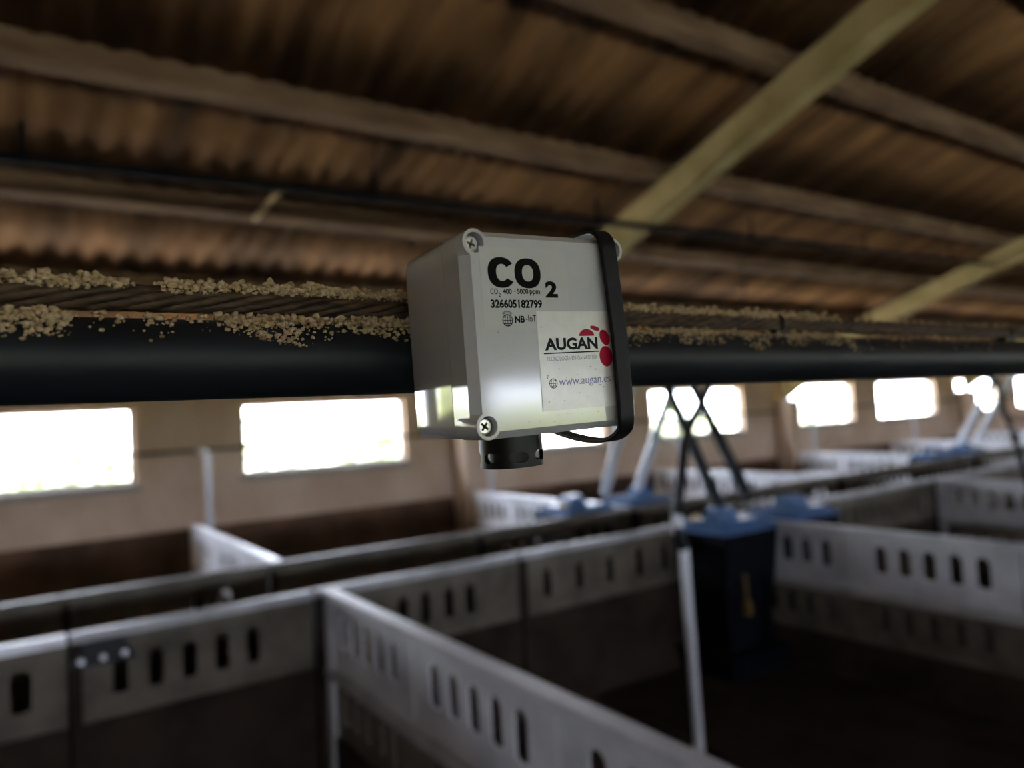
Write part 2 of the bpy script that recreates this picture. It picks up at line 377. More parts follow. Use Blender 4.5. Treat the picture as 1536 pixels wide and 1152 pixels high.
# ------------------------------------------------------------------ feeders, feed tubes, auger
def feeder(label, x, y, sx, sy, group):
    """sx/sy: +-1 direction from the partition corner into the pen"""
    g = empty('pig_feeder', (x, y, 0)); tag(g, label, 'feeder', group)
    def R(a, b, z): return tuple(sorted((sx * a[0], sx * a[1]))), tuple(sorted((sy * b[0], sy * b[1]))), z
    def fr(n, m_, a0, b0, a1, b1, z0, z1, par=g):
        (xa, xb), (ya, yb), _ = R(a0, b0, 0); (ua, ub), (va, vb), _ = R(a1, b1, 0)
        return MB().frustum((xa, ya, z0), (xb, yb, z0), (ua, va, z1), (ub, vb, z1)).build(n, m_, par)
    fr('trough', 'feeder_dark', (0.04, 0.56), (0.02, 0.46), (0.02, 0.60), (0.0, 0.50), 0.0, 0.16)
    fr('trough_rim', 'feeder_dark', (0.02, 0.60), (0.0, 0.50), (0.02, 0.61), (0.0, 0.51), 0.16, 0.18)
    fr('lower_hopper', 'feeder_dark', (0.14, 0.46), (0.12, 0.40), (0.06, 0.56), (0.05, 0.46), 0.18, 0.62)
    h = fr('hopper', 'feeder_dark', (0.06, 0.56), (0.05, 0.46), (0.03, 0.58), (0.02, 0.49), 0.62, 0.98)
    fr('lid', 'feeder_blue', (0.02, 0.59), (0.01, 0.50), (0.10, 0.52), (0.08, 0.42), 0.98, 1.05)
    fr('collar', 'feeder_blue', (0.24, 0.44), (0.16, 0.34), (0.28, 0.40), (0.19, 0.31), 1.05, 1.13)
    k = MB().tube([(sx * 0.42, sy * 0.495, 0.50), (sx * 0.42, sy * 0.495, 0.70)], 0.012, 8).build('adjuster_rod', 'feeder_yellow', g)
    MB().box((sx * 0.42 - 0.022, sy * 0.50 - 0.02, 0.44), (sx * 0.42 + 0.022, sy * 0.50 + 0.02, 0.52)).build('knob', 'feeder_yellow', k)
    MB().box((sx * 0.17 - 0.02, sy * 0.47 - 0.02, 0.2), (sx * 0.17 + 0.02, sy * 0.47 + 0.02, 0.66)).build('leg', 'feeder_dark', g)
    MB().box((sx * 0.58 - 0.02, sy * 0.47 - 0.02, 0.2), (sx * 0.58 + 0.02, sy * 0.47 + 0.02, 0.66)).build('leg', 'feeder_dark', g)
    f = MB().tube([(sx * 0.5, sy * 0.16, 1.045), (sx * 0.5, sy * 0.16, 1.085)], [0.05, 0.02], 10).build('spilled_feed', 'feed_tan', g)
    return g
FG = 'feeders at the aisle corners'
feeder('dark feeder with blue lid in the pen in front, beside the white pole', 4.45, 3.80, -1, -1, FG)
feeder('blue topped feeder just right of the grey partition, under the dark tubes', 4.59, 3.80, 1, -1, FG)
feeder('blue feeder behind the aisle, left of the two pale tubes', 4.40, 4.92, -1, 1, FG)
feeder('blue feeder behind the aisle under the right hand pale tube', 4.54, 4.92, 1, 1, FG)
feeder('far blue feeder under the left of the two small tubes at right', 10.73, 4.92, -1, 1, FG)
feeder('far blue feeder under the right of the two small tubes at right', 10.87, 4.92, 1, 1, FG)
def zau(x): return 3.285 + x * 0.0205
aug = empty('hanging_service_pipe', (0, 4.35, zau(0))); tag(aug, 'thin dark pipe hung below the roof along the barn', 'pipe')
MB().tube([(X0, 0, zau(X0) - zau(0)), (0, 0, 0), (12, 0, zau(12) - zau(0)), (X1, 0, zau(X1) - zau(0))], 0.026, 12).build('tube', 'auger', aug)
for k in range(-2, 8):
    x = 0.04 + k * 1.9
    z = zau(x) - zau(0)
    h = MB().tube([(x, 0, z), (x, 0, z + 0.19)], 0.013, 8).build('hanger', 'auger', aug)
    MB().tube([(x, 0, z + 0.19), (x, -0.10, zr(4.25, ZP) - zau(0) + 0.02)], 0.003, 6).build('hanger_wire', 'auger', h)
    MB().tube([(x - 0.03, 0, z), (x + 0.03, 0, z)], 0.032, 12).build('clamp', 'auger', h)
ZA = 2.28
au = empty('feed_auger_pipe', (X0, 4.35, ZA)); tag(au, 'feed auger pipe hidden behind the black pipe, where the feed tubes start', 'pipe')
MB().tube([(0, 0, 0), (X1 - X0, 0, 0)], 0.03, 12).build('tube', 'galv', au)
def feed_tube(label, base, x1, m_, group):
    b = Vector(base); e_ = Vector((x1, 4.35 + math.copysign(0.05, b.y - 4.35), ZA - 0.03))
    g = empty('feed_drop_tube', b); tag(g, label, 'tube', group)
    MB().tube([(0, 0, 0), e_ - b], 0.043, 14).build('tube', m_, g)
    d = (e_ - b).normalized()
    MB().tube([d * 0.10, d * 0.20], 0.05, 14).build('telescopic_sleeve', m_, g)
    MB().tube([d * 0.55, d * 0.62], 0.05, 14).build('joint_collar', m_, g)
    MB().tube([e_ - b - d * 0.10, e_ - b - d * 0.0], 0.06, 12).build('outlet', 'auger', g)
feed_tube('pale blue feed tube just right of the sensor box, leftmost of the pair', (4.40, 5.12, 1.12), 4.21, 'tube_white', 'pale feed tubes')
feed_tube('pale feed tube right of its twin, crossing the middle window', (4.81, 5.12, 1.12), 4.74, 'tube_white', 'pale feed tubes')
feed_tube('dark feed tube leaning left into the dark feeder', (4.14, 3.58, 1.12), 4.33, 'tube_dark', 'dark feed tubes')
feed_tube('dark feed tube leaning left, right of its twin', (4.50, 3.62, 1.17), 4.62, 'tube_dark', 'dark feed tubes')
feed_tube('small far pale tube at right, left of the pair', (11.0, 5.12, 1.12), 10.9, 'tube_white', 'far feed tubes')
feed_tube('small far pale tube at right, right of the pair', (11.5, 5.12, 1.12), 11.4, 'tube_white', 'far feed tubes')

# hanging drinkers
d1 = empty('hanging_drinker', (2.845, 2.70, 0.0)); tag(d1, 'tall pale metal drinker pole hanging from a black hose', 'drinker')
MB().tube([(0, 0, 0.02), (-0.015, 0, 1.13)], 0.026, 16).build('pole', 'steel', d1)
MB().tube([(0.0, 0.015, 0.12), (0.02, 0.05, 0.10)], 0.012, 10).build('nipple', 'steel', d1)
b0 = Vector((2.845, 2.70, 0))
hp = [(2.83, 2.70, 1.12), (2.80, 2.70, 1.252), (2.95, 2.78, 1.556), (3.069, 2.85, 1.685), (3.376, 3.0, 1.875), (3.52, 3.06, 1.975), (3.95, 3.3, 2.25)]
MB().tube([Vector(p) - b0 for p in smooth_path(hp)], 0.027, 12).build('hose', 'hose', d1)
hp2 = [(3.95, 3.3, 2.25), (4.725, 3.7, 2.691), (5.18, 4.05, 3.05), (5.44, 4.33, zau(5.44) - 0.03)]
MB().tube([Vector(p) - b0 for p in smooth_path(hp2)], 0.008, 8).build('hose_cord', 'hose', d1)
MB().tube([(-0.045, 0, 1.20), (-0.05, 0, 1.30)], 0.03, 12).build('hose_clamp', 'steel', d1)
d2 = empty('hanging_drinker', (7.02, 2.72, 0.0)); tag(d2, 'black drinker hose hanging at the right edge', 'drinker')
b0 = Vector((7.02, 2.72, 0))
MB().tube([(0, 0, 0.02), (0, 0, 0.98)], 0.021, 16).build('pole', 'steel', d2)
hp = [(7.02, 2.72, 0.96), (7.003, 2.75, 1.08), (6.976, 2.8, 1.446), (6.933, 2.85, 1.676), (6.905, 2.9, 1.93), (7.0, 3.4, 2.15), (7.2, 4.31, 2.25)]
MB().tube([Vector(p) - b0 for p in smooth_path(hp)], 0.024, 12).build('hose', 'hose', d2)
hp = [(6.93, 2.86, 1.74), (7.03, 2.85, 1.62), (7.19, 2.8, 1.58), (7.5, 2.8, 1.66)]
MB().tube([Vector(p) - b0 for p in smooth_path(hp)], 0.014, 10).build('hose_branch', 'hose', d2)
MB().tube([(-0.05, 0.07, 1.40), (-0.04, 0.08, 1.48)], 0.036, 12).build('hose_clamp', 'hose', d2)

# water line on the window wall with drop pipes on the far partitions
wl = empty('water_line', (X0 + 0.01, 7.84, 1.70)); tag(wl, 'thin brown water pipe running along the window wall', 'pipe')
MB().tube([(0, 0, 0), (X1 - X0 - 0.02, 0, 0)], 0.016, 10).build('tube', 'board_brown', wl)
for x in range(-6, 24, 3): MB().box((x - X0 - 0.02, -0.02, -0.03), (x - X0 + 0.02, 0.058, 0.03)).build('bracket', 'galv', wl)
for x, lab in ((1.45, 'grey water drop pipe between the two left windows'), (4.55, 'grey water drop pipe right below the sensor box'), (7.68, 'grey water drop pipe behind the crossing tubes'),
               (10.86, 'pale drop pipe below the diagonal topped window'), (14.05, 'pale drop pipe below the window next to the right edge')):
    g = empty('water_drop_pipe', (x, 7.30, 0.98)); tag(g, lab, 'pipe', 'water drop pipes on the far partitions')
    MB().tube([(0, 0, 0.03), (0, 0, 0.68)], 0.021, 12).build('riser', 'galv', g)
    MB().tube([(0, 0, 0.68), (0, 0.05, 0.73), (0, 0.522, 0.72)], 0.012, 10).build('elbow', 'galv', g)
    MB().tube([(0, 0, 0.0), (0, 0, 0.10)], 0.032, 12).build('foot', 'galv', g)
MBs = MB().box((-0.02, -0.02, 0), (0.02, 0.02, 0.28))
st = MBs.build('wooden_stick', 'wood', loc=(1.42, 5.28, 3.36)); st.rotation_euler = (math.radians(17), math.radians(38), 0)
tag(st, 'short pale wooden stick poking out below the pale edged purlin', 'stick')

# ------------------------------------------------------------------ the black pipe, the rope and the feed dust on them
PY, PZ, PR = 0.3115, 1.8705, 0.0160
RY, RZ, RR = 0.3115, 1.8945, 0.0056
pp = empty('overhead_pipe', (X0, PY, PZ)); tag(pp, 'black plastic pipe running behind the sensor box', 'pipe')
MB().tube([(i * 1.0, 0, 0) for i in range(int(X1 - X0) + 1)], PR, 48).build('tube', 'pipe_black', pp)
rp = empty('twisted_rope', (0, RY, RZ)); tag(rp, 'rusty brown twisted steel rope along the top of the black pipe', 'rope')
NST, PIT, xa, xb = 7, 0.085, -0.7, 2.2
for s_ in range(NST):
    pts = []
    n = int((xb - xa) / 0.004)
    for i in range(n + 1):
        x = xa + (xb - xa) * i / n; a = -2 * math.pi * (x / PIT) + 2 * math.pi * s_ / NST
        pts.append((x, 0.0036 * math.cos(a), 0.0036 * math.sin(a)))
    MB().tube(pts, 0.0020, 8).build('strand', 'rope', rp)
MB().tube([(xa, 0, 0), (xb, 0, 0)], 0.0026, 8).build('core', 'rope', rp)
MB().tube([(X0, 0, 0), (xa, 0, 0)], RR, 12).build('rope_run', 'rope', rp)
MB().tube([(xb, 0, 0), (X1, 0, 0)], RR, 12).build('rope_run', 'rope', rp)
ico = bmesh.new(); bmesh.ops.create_icosphere(ico, subdivisions=2, radius=1.0)
IV = [v.co.copy() for v in ico.verts]; IF = [tuple(v.index for v in f.verts) for f in ico.faces]; ico.free()
ico = bmesh.new(); bmesh.ops.create_icosphere(ico, subdivisions=1, radius=1.0)
IV1 = [v.co.copy() for v in ico.verts]; IF1 = [tuple(v.index for v in f.verts) for f in ico.faces]; ico.free()
def crumb(m, p, r, fine=True):
    V, F = (IV, IF) if fine else (IV1, IF1)
    s = Vector((random.uniform(.8, 1.25), random.uniform(.8, 1.2), random.uniform(.7, 1.05))) * r
    o = Vector((random.random(), random.random(), random.random())) * 50
    vs = []
    for v in V:
        k = 1 + 0.6 * mnoise.noise(v * 1.9 + o)
        vs.append((p[0] + v.x * s.x * k, p[1] + v.y * s.y * k, p[2] + v.z * s.z * k))
    m.add(vs, F, True)
def nse(x, o): return mnoise.noise(Vector((x, o, 0.3)))
def dust_on(name, cy, cz, R, count, xr, amax, dens, label, fine_x=0.45, big=1.0, a_lo=-0.5):
    m = MB(); k = 0; tries = 0
    while k < count and tries < count * 30:
        tries += 1
        x = random.uniform(-0.02, 0.5) if random.random() < 0.72 else random.uniform(*xr)
        d = dens(x)
        if random.random() > d: continue
        # a: angle from straight up towards the camera side
        a = random.uniform(a_lo, 1) ; a = amax(x) * (a if a < 0 else a ** 1.2)
        edge = abs(a) / max(amax(x), 1e-3)
        r = random.choice((0.0004, 0.0005, 0.0007, 0.0008, 0.0010, 0.0013, 0.0016)) * big * random.uniform(.8, 1.2) * (1.1 - 0.55 * edge)
        lift = random.choice((0, 0, 0.8, 1.6)) * r * (1 - edge)
        rr = R + r * 0.4 + lift
        crumb(m, (x, cy - rr * math.sin(a), cz + rr * math.cos(a)), r, x < fine_x)
        k += 1
    o = m.build(name, 'dust'); tag(o, label, 'dust', kind='stuff'); return o
def dr(x):
    if 0.034 < x < 0.047: return 0.03
    return max(0.1, min(1, 0.7 + 0.8 * nse(x * 60, 4))) * (1.0 if x < 0.22 else 0.5)
dust_on('feed_dust_on_rope', RY, RZ, RR * 0.9, 5200, (-0.12, 1.6), lambda x: 1.05 + 0.35 * nse(x * 40, 1.0), dr, 'beige crumbly feed dust caked on top of the rope', big=1.0)
def dp(x):
    if x < 0.016: return 0.7
    if x < 0.058: return 0.12 if 0.035 < x < 0.052 else 0.03
    return max(0.06, min(1, 0.55 + 1.3 * nse(x * 55, 8))) * (1.0 if x < 0.22 else 0.4)
dust_on('feed_dust_on_pipe', PY, PZ, PR, 5200, (-0.10, 1.6), lambda x: 1.12 + 0.42 * nse(x * 45, 2.0) + (0.1 if x < 0.02 else 0), dp, 'beige crumbly feed dust along the top of the black pipe', big=0.9, a_lo=-0.3)
for x, lab in ((0.43, 'small black clip between rope and pipe, right of the sensor box'), (0.775, 'small black clip between rope and pipe at the right edge')):
    ck = empty('rope_clip', (x, PY, PZ + PR)); tag(ck, lab, 'clip', 'clips between rope and pipe')
    MB().box((-0.008, -0.005, -0.0005), (0.008, 0.005, RZ - RR - PZ - PR + 0.001)).build('spacer_block', 'strap', ck)
    pts = [(0, (RR + 0.0006) * math.cos(2 * math.pi * k / 24), RZ - PZ - PR + (RR + 0.0006) * math.sin(2 * math.pi * k / 24)) for k in range(25)]
    MB().tube(pts, 0.0009, 8, False).build('clip_ring', 'strap', ck)

# ------------------------------------------------------------------ the CO2 sensor box
BW, BH, BD, LID = 0.0801, 0.082, 0.0568, 0.0175
box = empty('gas_sensor_box', (0.1828, 0.2377, 1.8742), (math.radians(0.6), math.radians(-1.74), math.radians(-1.5)))
tag(box, 'light grey plastic CO2 sensor box strapped to the black pipe', 'sensor')
mm = 0.001
def rrect(w, h, r, n=8):
    pts = []
    for cx, cz, a0 in ((w / 2 - r, h / 2 - r, 0), (-w / 2 + r, h / 2 - r, 90), (-w / 2 + r, -h / 2 + r, 180), (w / 2 - r, -h / 2 + r, 270)):
        for i in range(n + 1):
            a = math.radians(a0 + 90 * i / n); pts.append((cx + r * math.cos(a), cz + r * math.sin(a)))
    return pts
def loft(rings, closed=True):
    """rings: list of (y, [(x,z)...])"""
    m = MB(); n = len(rings[0][1]); vs = []; fs = []
    for y, pts in rings: vs += [(x, y, z) for x, z in pts]
    for i in range(len(rings) - 1):
        for k in range(n): fs.append((i * n + k, i * n + (k + 1) % n, (i + 1) * n + (k + 1) % n, (i + 1) * n + k))
    m.add(vs, fs, True)
    m.add([(x, rings[0][0], z) for x, z in rings[0][1]], [tuple(range(n))]); m.add([(x, rings[-1][0], z) for x, z in rings[-1][1]], [tuple(range(n))])
    return m
def auto_smooth(me, ang=30):
    bm = bmesh.new(); bm.from_mesh(me); bmesh.ops.remove_doubles(bm, verts=bm.verts, dist=1e-6)
    bmesh.ops.recalc_face_normals(bm, faces=bm.faces)
    for e in bm.edges:
        e.smooth = not (len(e.link_faces) == 2 and e.calc_face_angle(0) > math.radians(ang))
    for f in bm.faces: f.smooth = True
    bm.to_mesh(me); bm.free()
def bool_diff(me, cutters, op='DIFFERENCE'):
    a = bpy.data.objects.new('tmp_a', me); COL.objects.link(a); tmp = []
    for c in cutters:
        b = bpy.data.objects.new('tmp_b', c); COL.objects.link(b); tmp.append(b)
        md = a.modifiers.new('b', 'BOOLEAN'); md.object = b; md.operation = op; md.solver = 'EXACT'
    dg = bpy.context.evaluated_depsgraph_get(); dg.update()
    out = bpy.data.meshes.new_from_object(a.evaluated_get(dg))
    for o in [a] + tmp: bpy.data.objects.remove(o)
    return out
RC = 0.00535
# lid: chamfered between the corner bosses, screw wells cut into the front
SCR = [(-0.0347, 0.03565), (-0.0347, -0.03565), (0.0347, 0.03565), (0.0347, -0.03565)]
RB, INS = 0.00535, 0.0030
def lid_mesh():
    th = math.degrees(math.acos((RB - INS) / RB))
    angs = [-th, -th * .75, -th * .5, -th * .25] + [90 * k / 10 for k in range(11)] + [90 + th * .25, 90 + th * .5, 90 + th * .75, 90 + th]
    out, frt = [], []
    for (sx, sz, a0) in ((1, 1, 0), (-1, 1, 90), (-1, -1, 180), (1, -1, 270)):
        cx, cz = sx * 0.0347, sz * 0.03565
        for a in angs:
            t = math.radians(a); u, w = math.cos(t) * RB, math.sin(t) * RB      # in the corner's own frame
            if a < 0: uo, wo = RB, w
            elif a > 90: uo, wo = u, RB
            else: uo, wo = u, w
            r = math.radians(a0); c, s_ = round(math.cos(r)), round(math.sin(r))
            out.append((cx + c * uo - s_ * wo, cz + s_ * uo + c * wo)); frt.append((cx + c * u - s_ * w, cz + s_ * u + c * w))
    bm = bmesh.new(); n = len(out)
    r0 = [bm.verts.new((x, LID, z)) for x, z in out]; r1 = [bm.verts.new((x, 0.0046, z)) for x, z in out]; r2 = [bm.verts.new((x, 0.0, z)) for x, z in frt]
    for A, B in ((r0, r1), (r1, r2)):
        for k in range(n): bm.faces.new((A[k], A[(k + 1) % n], B[(k + 1) % n], B[k]))
    bm.faces.new(r0)
    ed = [bm.edges.get((r2[k], r2[(k + 1) % n])) for k in range(n)]
    for sx, sz in SCR:
        rings = [[bm.verts.new((sx + 0.0040 * math.cos(2 * math.pi * k / 32), y, sz + 0.0040 * math.sin(2 * math.pi * k / 32))) for k in range(32)] for y in (0.0, 0.0068)]
        ed += [bm.edges.new((rings[0][k], rings[0][(k + 1) % 32])) for k in range(32)]
        for k in range(32): bm.faces.new((rings[0][k], rings[0][(k + 1) % 32], rings[1][(k + 1) % 32], rings[1][k]))
        bm.faces.new(rings[1])
    bmesh.ops.triangle_fill(bm, edges=ed, use_beauty=True, use_dissolve=False)
    bmesh.ops.recalc_face_normals(bm, faces=bm.faces)
    me = bpy.data.meshes.new('lid'); bm.to_mesh(me); bm.free(); return me
lid_m = lid_mesh(); auto_smooth(lid_m, 25)
lid = link('lid', lid_m, 'box_grey', box)
body_m = loft([(LID + 0.0010, rrect(BW - 0.0006, BH - 0.0006, RC)), (BD - 0.003, rrect(BW - 0.0016, BH - 0.0016, RC)), (BD - 0.0008, rrect(BW - 0.003, BH - 0.003, RC)), (BD, rrect(BW - 0.006, BH - 0.006, RC - 0.001))]).mesh('body')
auto_smooth(body_m, 25); link('body', body_m, 'box_grey', box)
g_m = loft([(LID, rrect(BW - 0.0040, BH - 0.0040, RC)), (LID + 0.0010, rrect(BW - 0.0040, BH - 0.0040, RC))]).mesh('gasket'); link('gasket', g_m, 'sensor_black', box)
# screws with cross recess
for i, (sx, sz) in enumerate(SCR):
    sm = loft([(0.0067, [(0.0033 * math.cos(2 * math.pi * k / 32), 0.0033 * math.sin(2 * math.pi * k / 32)) for k in range(32)]),
               (0.0036, [(0.0033 * math.cos(2 * math.pi * k / 32), 0.0033 * math.sin(2 * math.pi * k / 32)) for k in range(32)]),
               (0.0030, [(0.0026 * math.cos(2 * math.pi * k / 32), 0.0026 * math.sin(2 * math.pi * k / 32)) for k in range(32)])]).mesh('screw')
    c1 = MB().box((-0.0019, 0.002, -0.0005), (0.0019, 0.0050, 0.0005)).mesh('c'); c2 = MB().box((-0.0005, 0.002, -0.0019), (0.0005, 0.0050, 0.0019)).mesh('c')
    sm = bool_diff(sm, [c1, c2]); auto_smooth(sm, 25); sm.materials.clear()
    s = link('screw', sm, 'screw', lid, loc=(sx, 0, sz)); s.rotation_euler = (0, math.radians((20, 40, 10, 65)[i]), 0)
    MB().box((-0.0018, 0.0048, -0.0018), (0.0018, 0.0052, 0.0018)).build('cross_recess', 'ink', s)

# printing: flat meshes a hair in front of the lid
def flat(name, loops_list, m_, parent, y, holes=None):
    """each polygon (outer, holes) in mm"""
    bm = bmesh.new()
    for outer, hs in loops_list:
        ed = []
        for lp in [outer] + hs:
            vs = [bm.verts.new((x * mm, y, z * mm)) for x, z in lp]
            for i in range(len(vs)): ed.append(bm.edges.new((vs[i], vs[(i + 1) % len(vs)])))
        bmesh.ops.triangle_fill(bm, edges=ed, use_beauty=True, use_dissolve=False)
    for f in bm.faces:
        f.normal_update()
        if f.normal.y > 0: f.normal_flip()
    me = bpy.data.meshes.new(name); bm.to_mesh(me); bm.free()
    return link(name, me, m_, parent)
def text(name, s, x0, x1, z0, z1, m_, parent, y, bold=0.0, shear=0.0, tilt=0.0):
    """text fitted to a box in mm on the lid; z0..z1 spans the glyph extents"""
    cu = bpy.data.curves.new(name, 'FONT'); cu.body = s; cu.size = 1.0; cu.offset = bold; cu.shear = shear; cu.resolution_u = 4
    o = bpy.data.objects.new('t', cu); COL.objects.link(o)
    dg = bpy.context.evaluated_depsgraph_get(); dg.update()
    me = bpy.data.meshes.new_from_object(o.evaluated_get(dg)); bpy.data.objects.remove(o)
    xs = [v.co.x for v in me.vertices]; ys = [v.co.y for v in me.vertices]
    ax, bx, ay, by = min(xs), max(xs), min(ys), max(ys)
    for v in me.vertices:
        u = (v.co.x - ax) / (bx - ax); w = (v.co.y - ay) / (by - ay)
        v.co = Vector(((x0 + u * (x1 - x0)) * mm, y, (z0 + w * (z1 - z0) + tilt * u) * mm))
    bm = bmesh.new(); bm.from_mesh(me)
    for f in bm.faces:
        f.normal_update()
        if f.normal.y > 0: f.normal_flip()
    bm.to_mesh(me); bm.free(); me.materials.clear()
    for p in me.polygons: p.material_index = 0
    return link(name, me, m_, parent)
def ell(cx, cz, a, b, n=48, rot=0.0, t0=0, t1=360):
    out = []; r = math.radians(rot); full = (t1 - t0) >= 360
    for i in range(n if full else n + 1):
        t = math.radians(t0 + (t1 - t0) * i / n); u, w = a * math.cos(t), b * math.sin(t)
        out.append((cx + u * math.cos(r) - w * math.sin(r), cz + u * math.sin(r) + w * math.cos(r)))
    return out
def sup(cx, cz, a, b, t0, t1, n=48, e=0.88):
    out = []
    for i in range(n + 1):
        t = math.radians(t0 + (t1 - t0) * i / n); c, s = math.cos(t), math.sin(t)
        out.append((cx + math.copysign(abs(c) ** e, c) * a, cz + math.copysign(abs(s) ** e, s) * b))
    return out
def box_thin(name, x0, x1, z0, z1, ya, yb, m_, parent, dx=0.0):
    vs = [(x0, z0), (x1, z0), (x1 + dx, z1), (x0 + dx, z1)]
    m = MB(); m.add([(x * mm, ya, z * mm) for x, z in vs] + [(x * mm, yb, z * mm) for x, z in vs], [(0, 1, 2, 3), (7, 6, 5, 4), (0, 4, 5, 1), (1, 5, 6, 2), (2, 6, 7, 3), (3, 7, 4, 0)])
    return m.build(name, m_, parent)
film = box_thin('clear_label', -33.2, 8.6, 1.5, 34.2, -0.00006, 0.0, 'film', lid); tag(film, 'faint printed film label')
yt = -0.00012
cC, cO = (-23.7, 24.15), (-11.2, 24.15)
outer = sup(*cC, 6.25, 6.1, 33, 327, 44); inner = sup(cC[0] + 0.3, cC[1], 2.65, 3.35, 322, 38, 30)
flat('letter_c', [(outer + inner, [])], 'ink', film, yt)
oo = sup(*cO, 6.35, 6.1, 0, 360, 56)[:-1]; oi = sup(*cO, 2.7, 3.3, 0, 360, 40)[:-1]
flat('letter_o', [(oo, [oi])], 'ink', film, yt)
text('subscript_two', '2', -3.1, 3.1, 14.4, 21.2, 'ink', film, yt, 0.045)
text('range_text', 'CO', -29.4, -25.9, 15.5, 17.7, 'ink', film, yt, 0.006)
text('range_text', '2', -25.7, -24.7, 14.5, 16.0, 'ink', film, yt, 0.012)
text('range_text', '400', -23.6, -19.5, 15.6, 17.8, 'ink', film, yt, 0.03)
text('range_text', '-', -18.4, -17.8, 16.5, 16.75, 'ink', film, yt, 0.0)
text('range_text', '5000', -16.9, -11.6, 15.7, 17.9, 'ink', film, yt, 0.03)
text('range_text', 'ppm', -10.9, -5.9, 15.1, 17.4, 'ink', film, yt, 0.028)
text('serial_number', '326605182799', -29.6, -5.3, 10.0, 13.5, 'ink', film, yt, 0.04)
def globe(name, cx, cz, r, m_, parent, y, arcs=False, lw=0.16):
    lp = [(ell(cx, cz, r, r, 40), [ell(cx, cz, r - lw * 1.4, r - lw * 1.4, 40)])]
    def bar(x0, z0, x1, z1):
        d = Vector((x1 - x0, z1 - z0)).normalized(); n_ = Vector((-d.y, d.x)) * lw / 2
        lp.append(([(x0 + n_.x, z0 + n_.y), (x0 - n_.x, z0 - n_.y), (x1 - n_.x, z1 - n_.y), (x1 + n_.x, z1 + n_.y)], []))
    bar(cx, cz - r, cx, cz + r); bar(cx - r, cz, cx + r, cz)
    for q in (-0.52, 0.52):
        w = r * math.sqrt(1 - q * q); bar(cx - w, cz + q * r, cx + w, cz + q * r)
    lp.append((ell(cx, cz, r * 0.55, r, 36), [ell(cx, cz, r * 0.55 - lw, r - lw * 0.6, 36)]))
    if arcs:
        for rr in (r + 0.55, r + 1.1):
            lp.append((ell(cx, cz, rr + 0.12, rr + 0.12, 20, 0, 48, 132) + ell(cx, cz, rr - 0.12, rr - 0.12, 20, 0, 48, 132)[::-1], []))
    return flat(name, lp, m_, parent, y)
globe('globe_symbol', -22.4, 5.2, 2.45, 'ink', film, yt, True, 0.26)
text('network_text', 'NB', -19.0, -14.3, 4.2, 7.0, 'ink', film, yt, 0.042)
text('network_text', '-', -13.9, -12.9, 5.4, 5.8, 'ink', film, yt, 0.0)
text('network_text', 'IoT', -12.6, -8.75, 4.5, 7.3, 'ink', film, yt, 0.008)
stk = box_thin('sticker', -8.9, 31.2, -32.0, 8.7, -0.00022, -0.0001, 'sticker', lid, 0.35); tag(stk, 'white square sticker with red ovals and a web address')
ys = -0.00026
text('logo_text', 'AUGAN', -5.6, 21.9, -7.3, -2.2, 'logo_grey', stk, ys, 0.04)
flat('logo_line', [([(-6.4, -8.75), (22.3, -8.55), (22.3, -8.05), (-6.4, -8.25)], [])], 'logo_grey', stk, ys)
text('tagline', 'TECNOLOG\u00cdA EN GANADER\u00cdA', -5.2, 21.2, -11.6, -9.4, 'logo_violet', stk, ys, 0.002)
flat('red_dome', [(ell(16.4, -1.65, 4.05, 2.9, 30, 0, 0, 180), [])], 'logo_red', stk, ys)
flat('red_oval', [(ell(21.0, 1.55, 2.6, 0.95, 36, -14), [])], 'logo_red', stk, ys)
flat('red_oval', [(ell(26.0, -2.5, 2.5, 3.55, 40, 28), [])], 'logo_red', stk, ys)
flat('red_oval', [(ell(26.0, -10.6, 3.6, 4.4, 40, 6), [])], 'logo_red', stk, ys)
globe('web_globe', -2.8, -20.8, 2.05, 'logo_grey', stk, ys, False, 0.2)
text('web_address', 'www.augan.es', 0.1, 27.6, -23.0, -19.6, 'logo_violet', stk, ys, 0.004, 0.12, 0.35)
lp = []
for k in range(34):
    x, z = random.uniform(-7.5, 26), random.uniform(-30.5, -13.5) if k < 24 else random.uniform(-30, 8)
    r = random.choice((0.10, 0.14, 0.18, 0.3)); lp.append((ell(x, z, r, r * 0.8, 10), []))
flat('dirt_specks', lp, 'speck', stk, ys - 0.00003)
lp = []
for k in range(26):
    x, z = random.uniform(-32, 26), random.uniform(-38, -33) if k < 14 else random.uniform(-38, 30)
    if x > -9.5 and -33 < z < 9: continue
    r = random.choice((0.08, 0.1, 0.14)); lp.append((ell(x, z, r * random.uniform(1, 3), r, 8, random.uniform(-30, 30)), []))
flat('dirt_specks', lp, 'speck', lid, -0.0001)

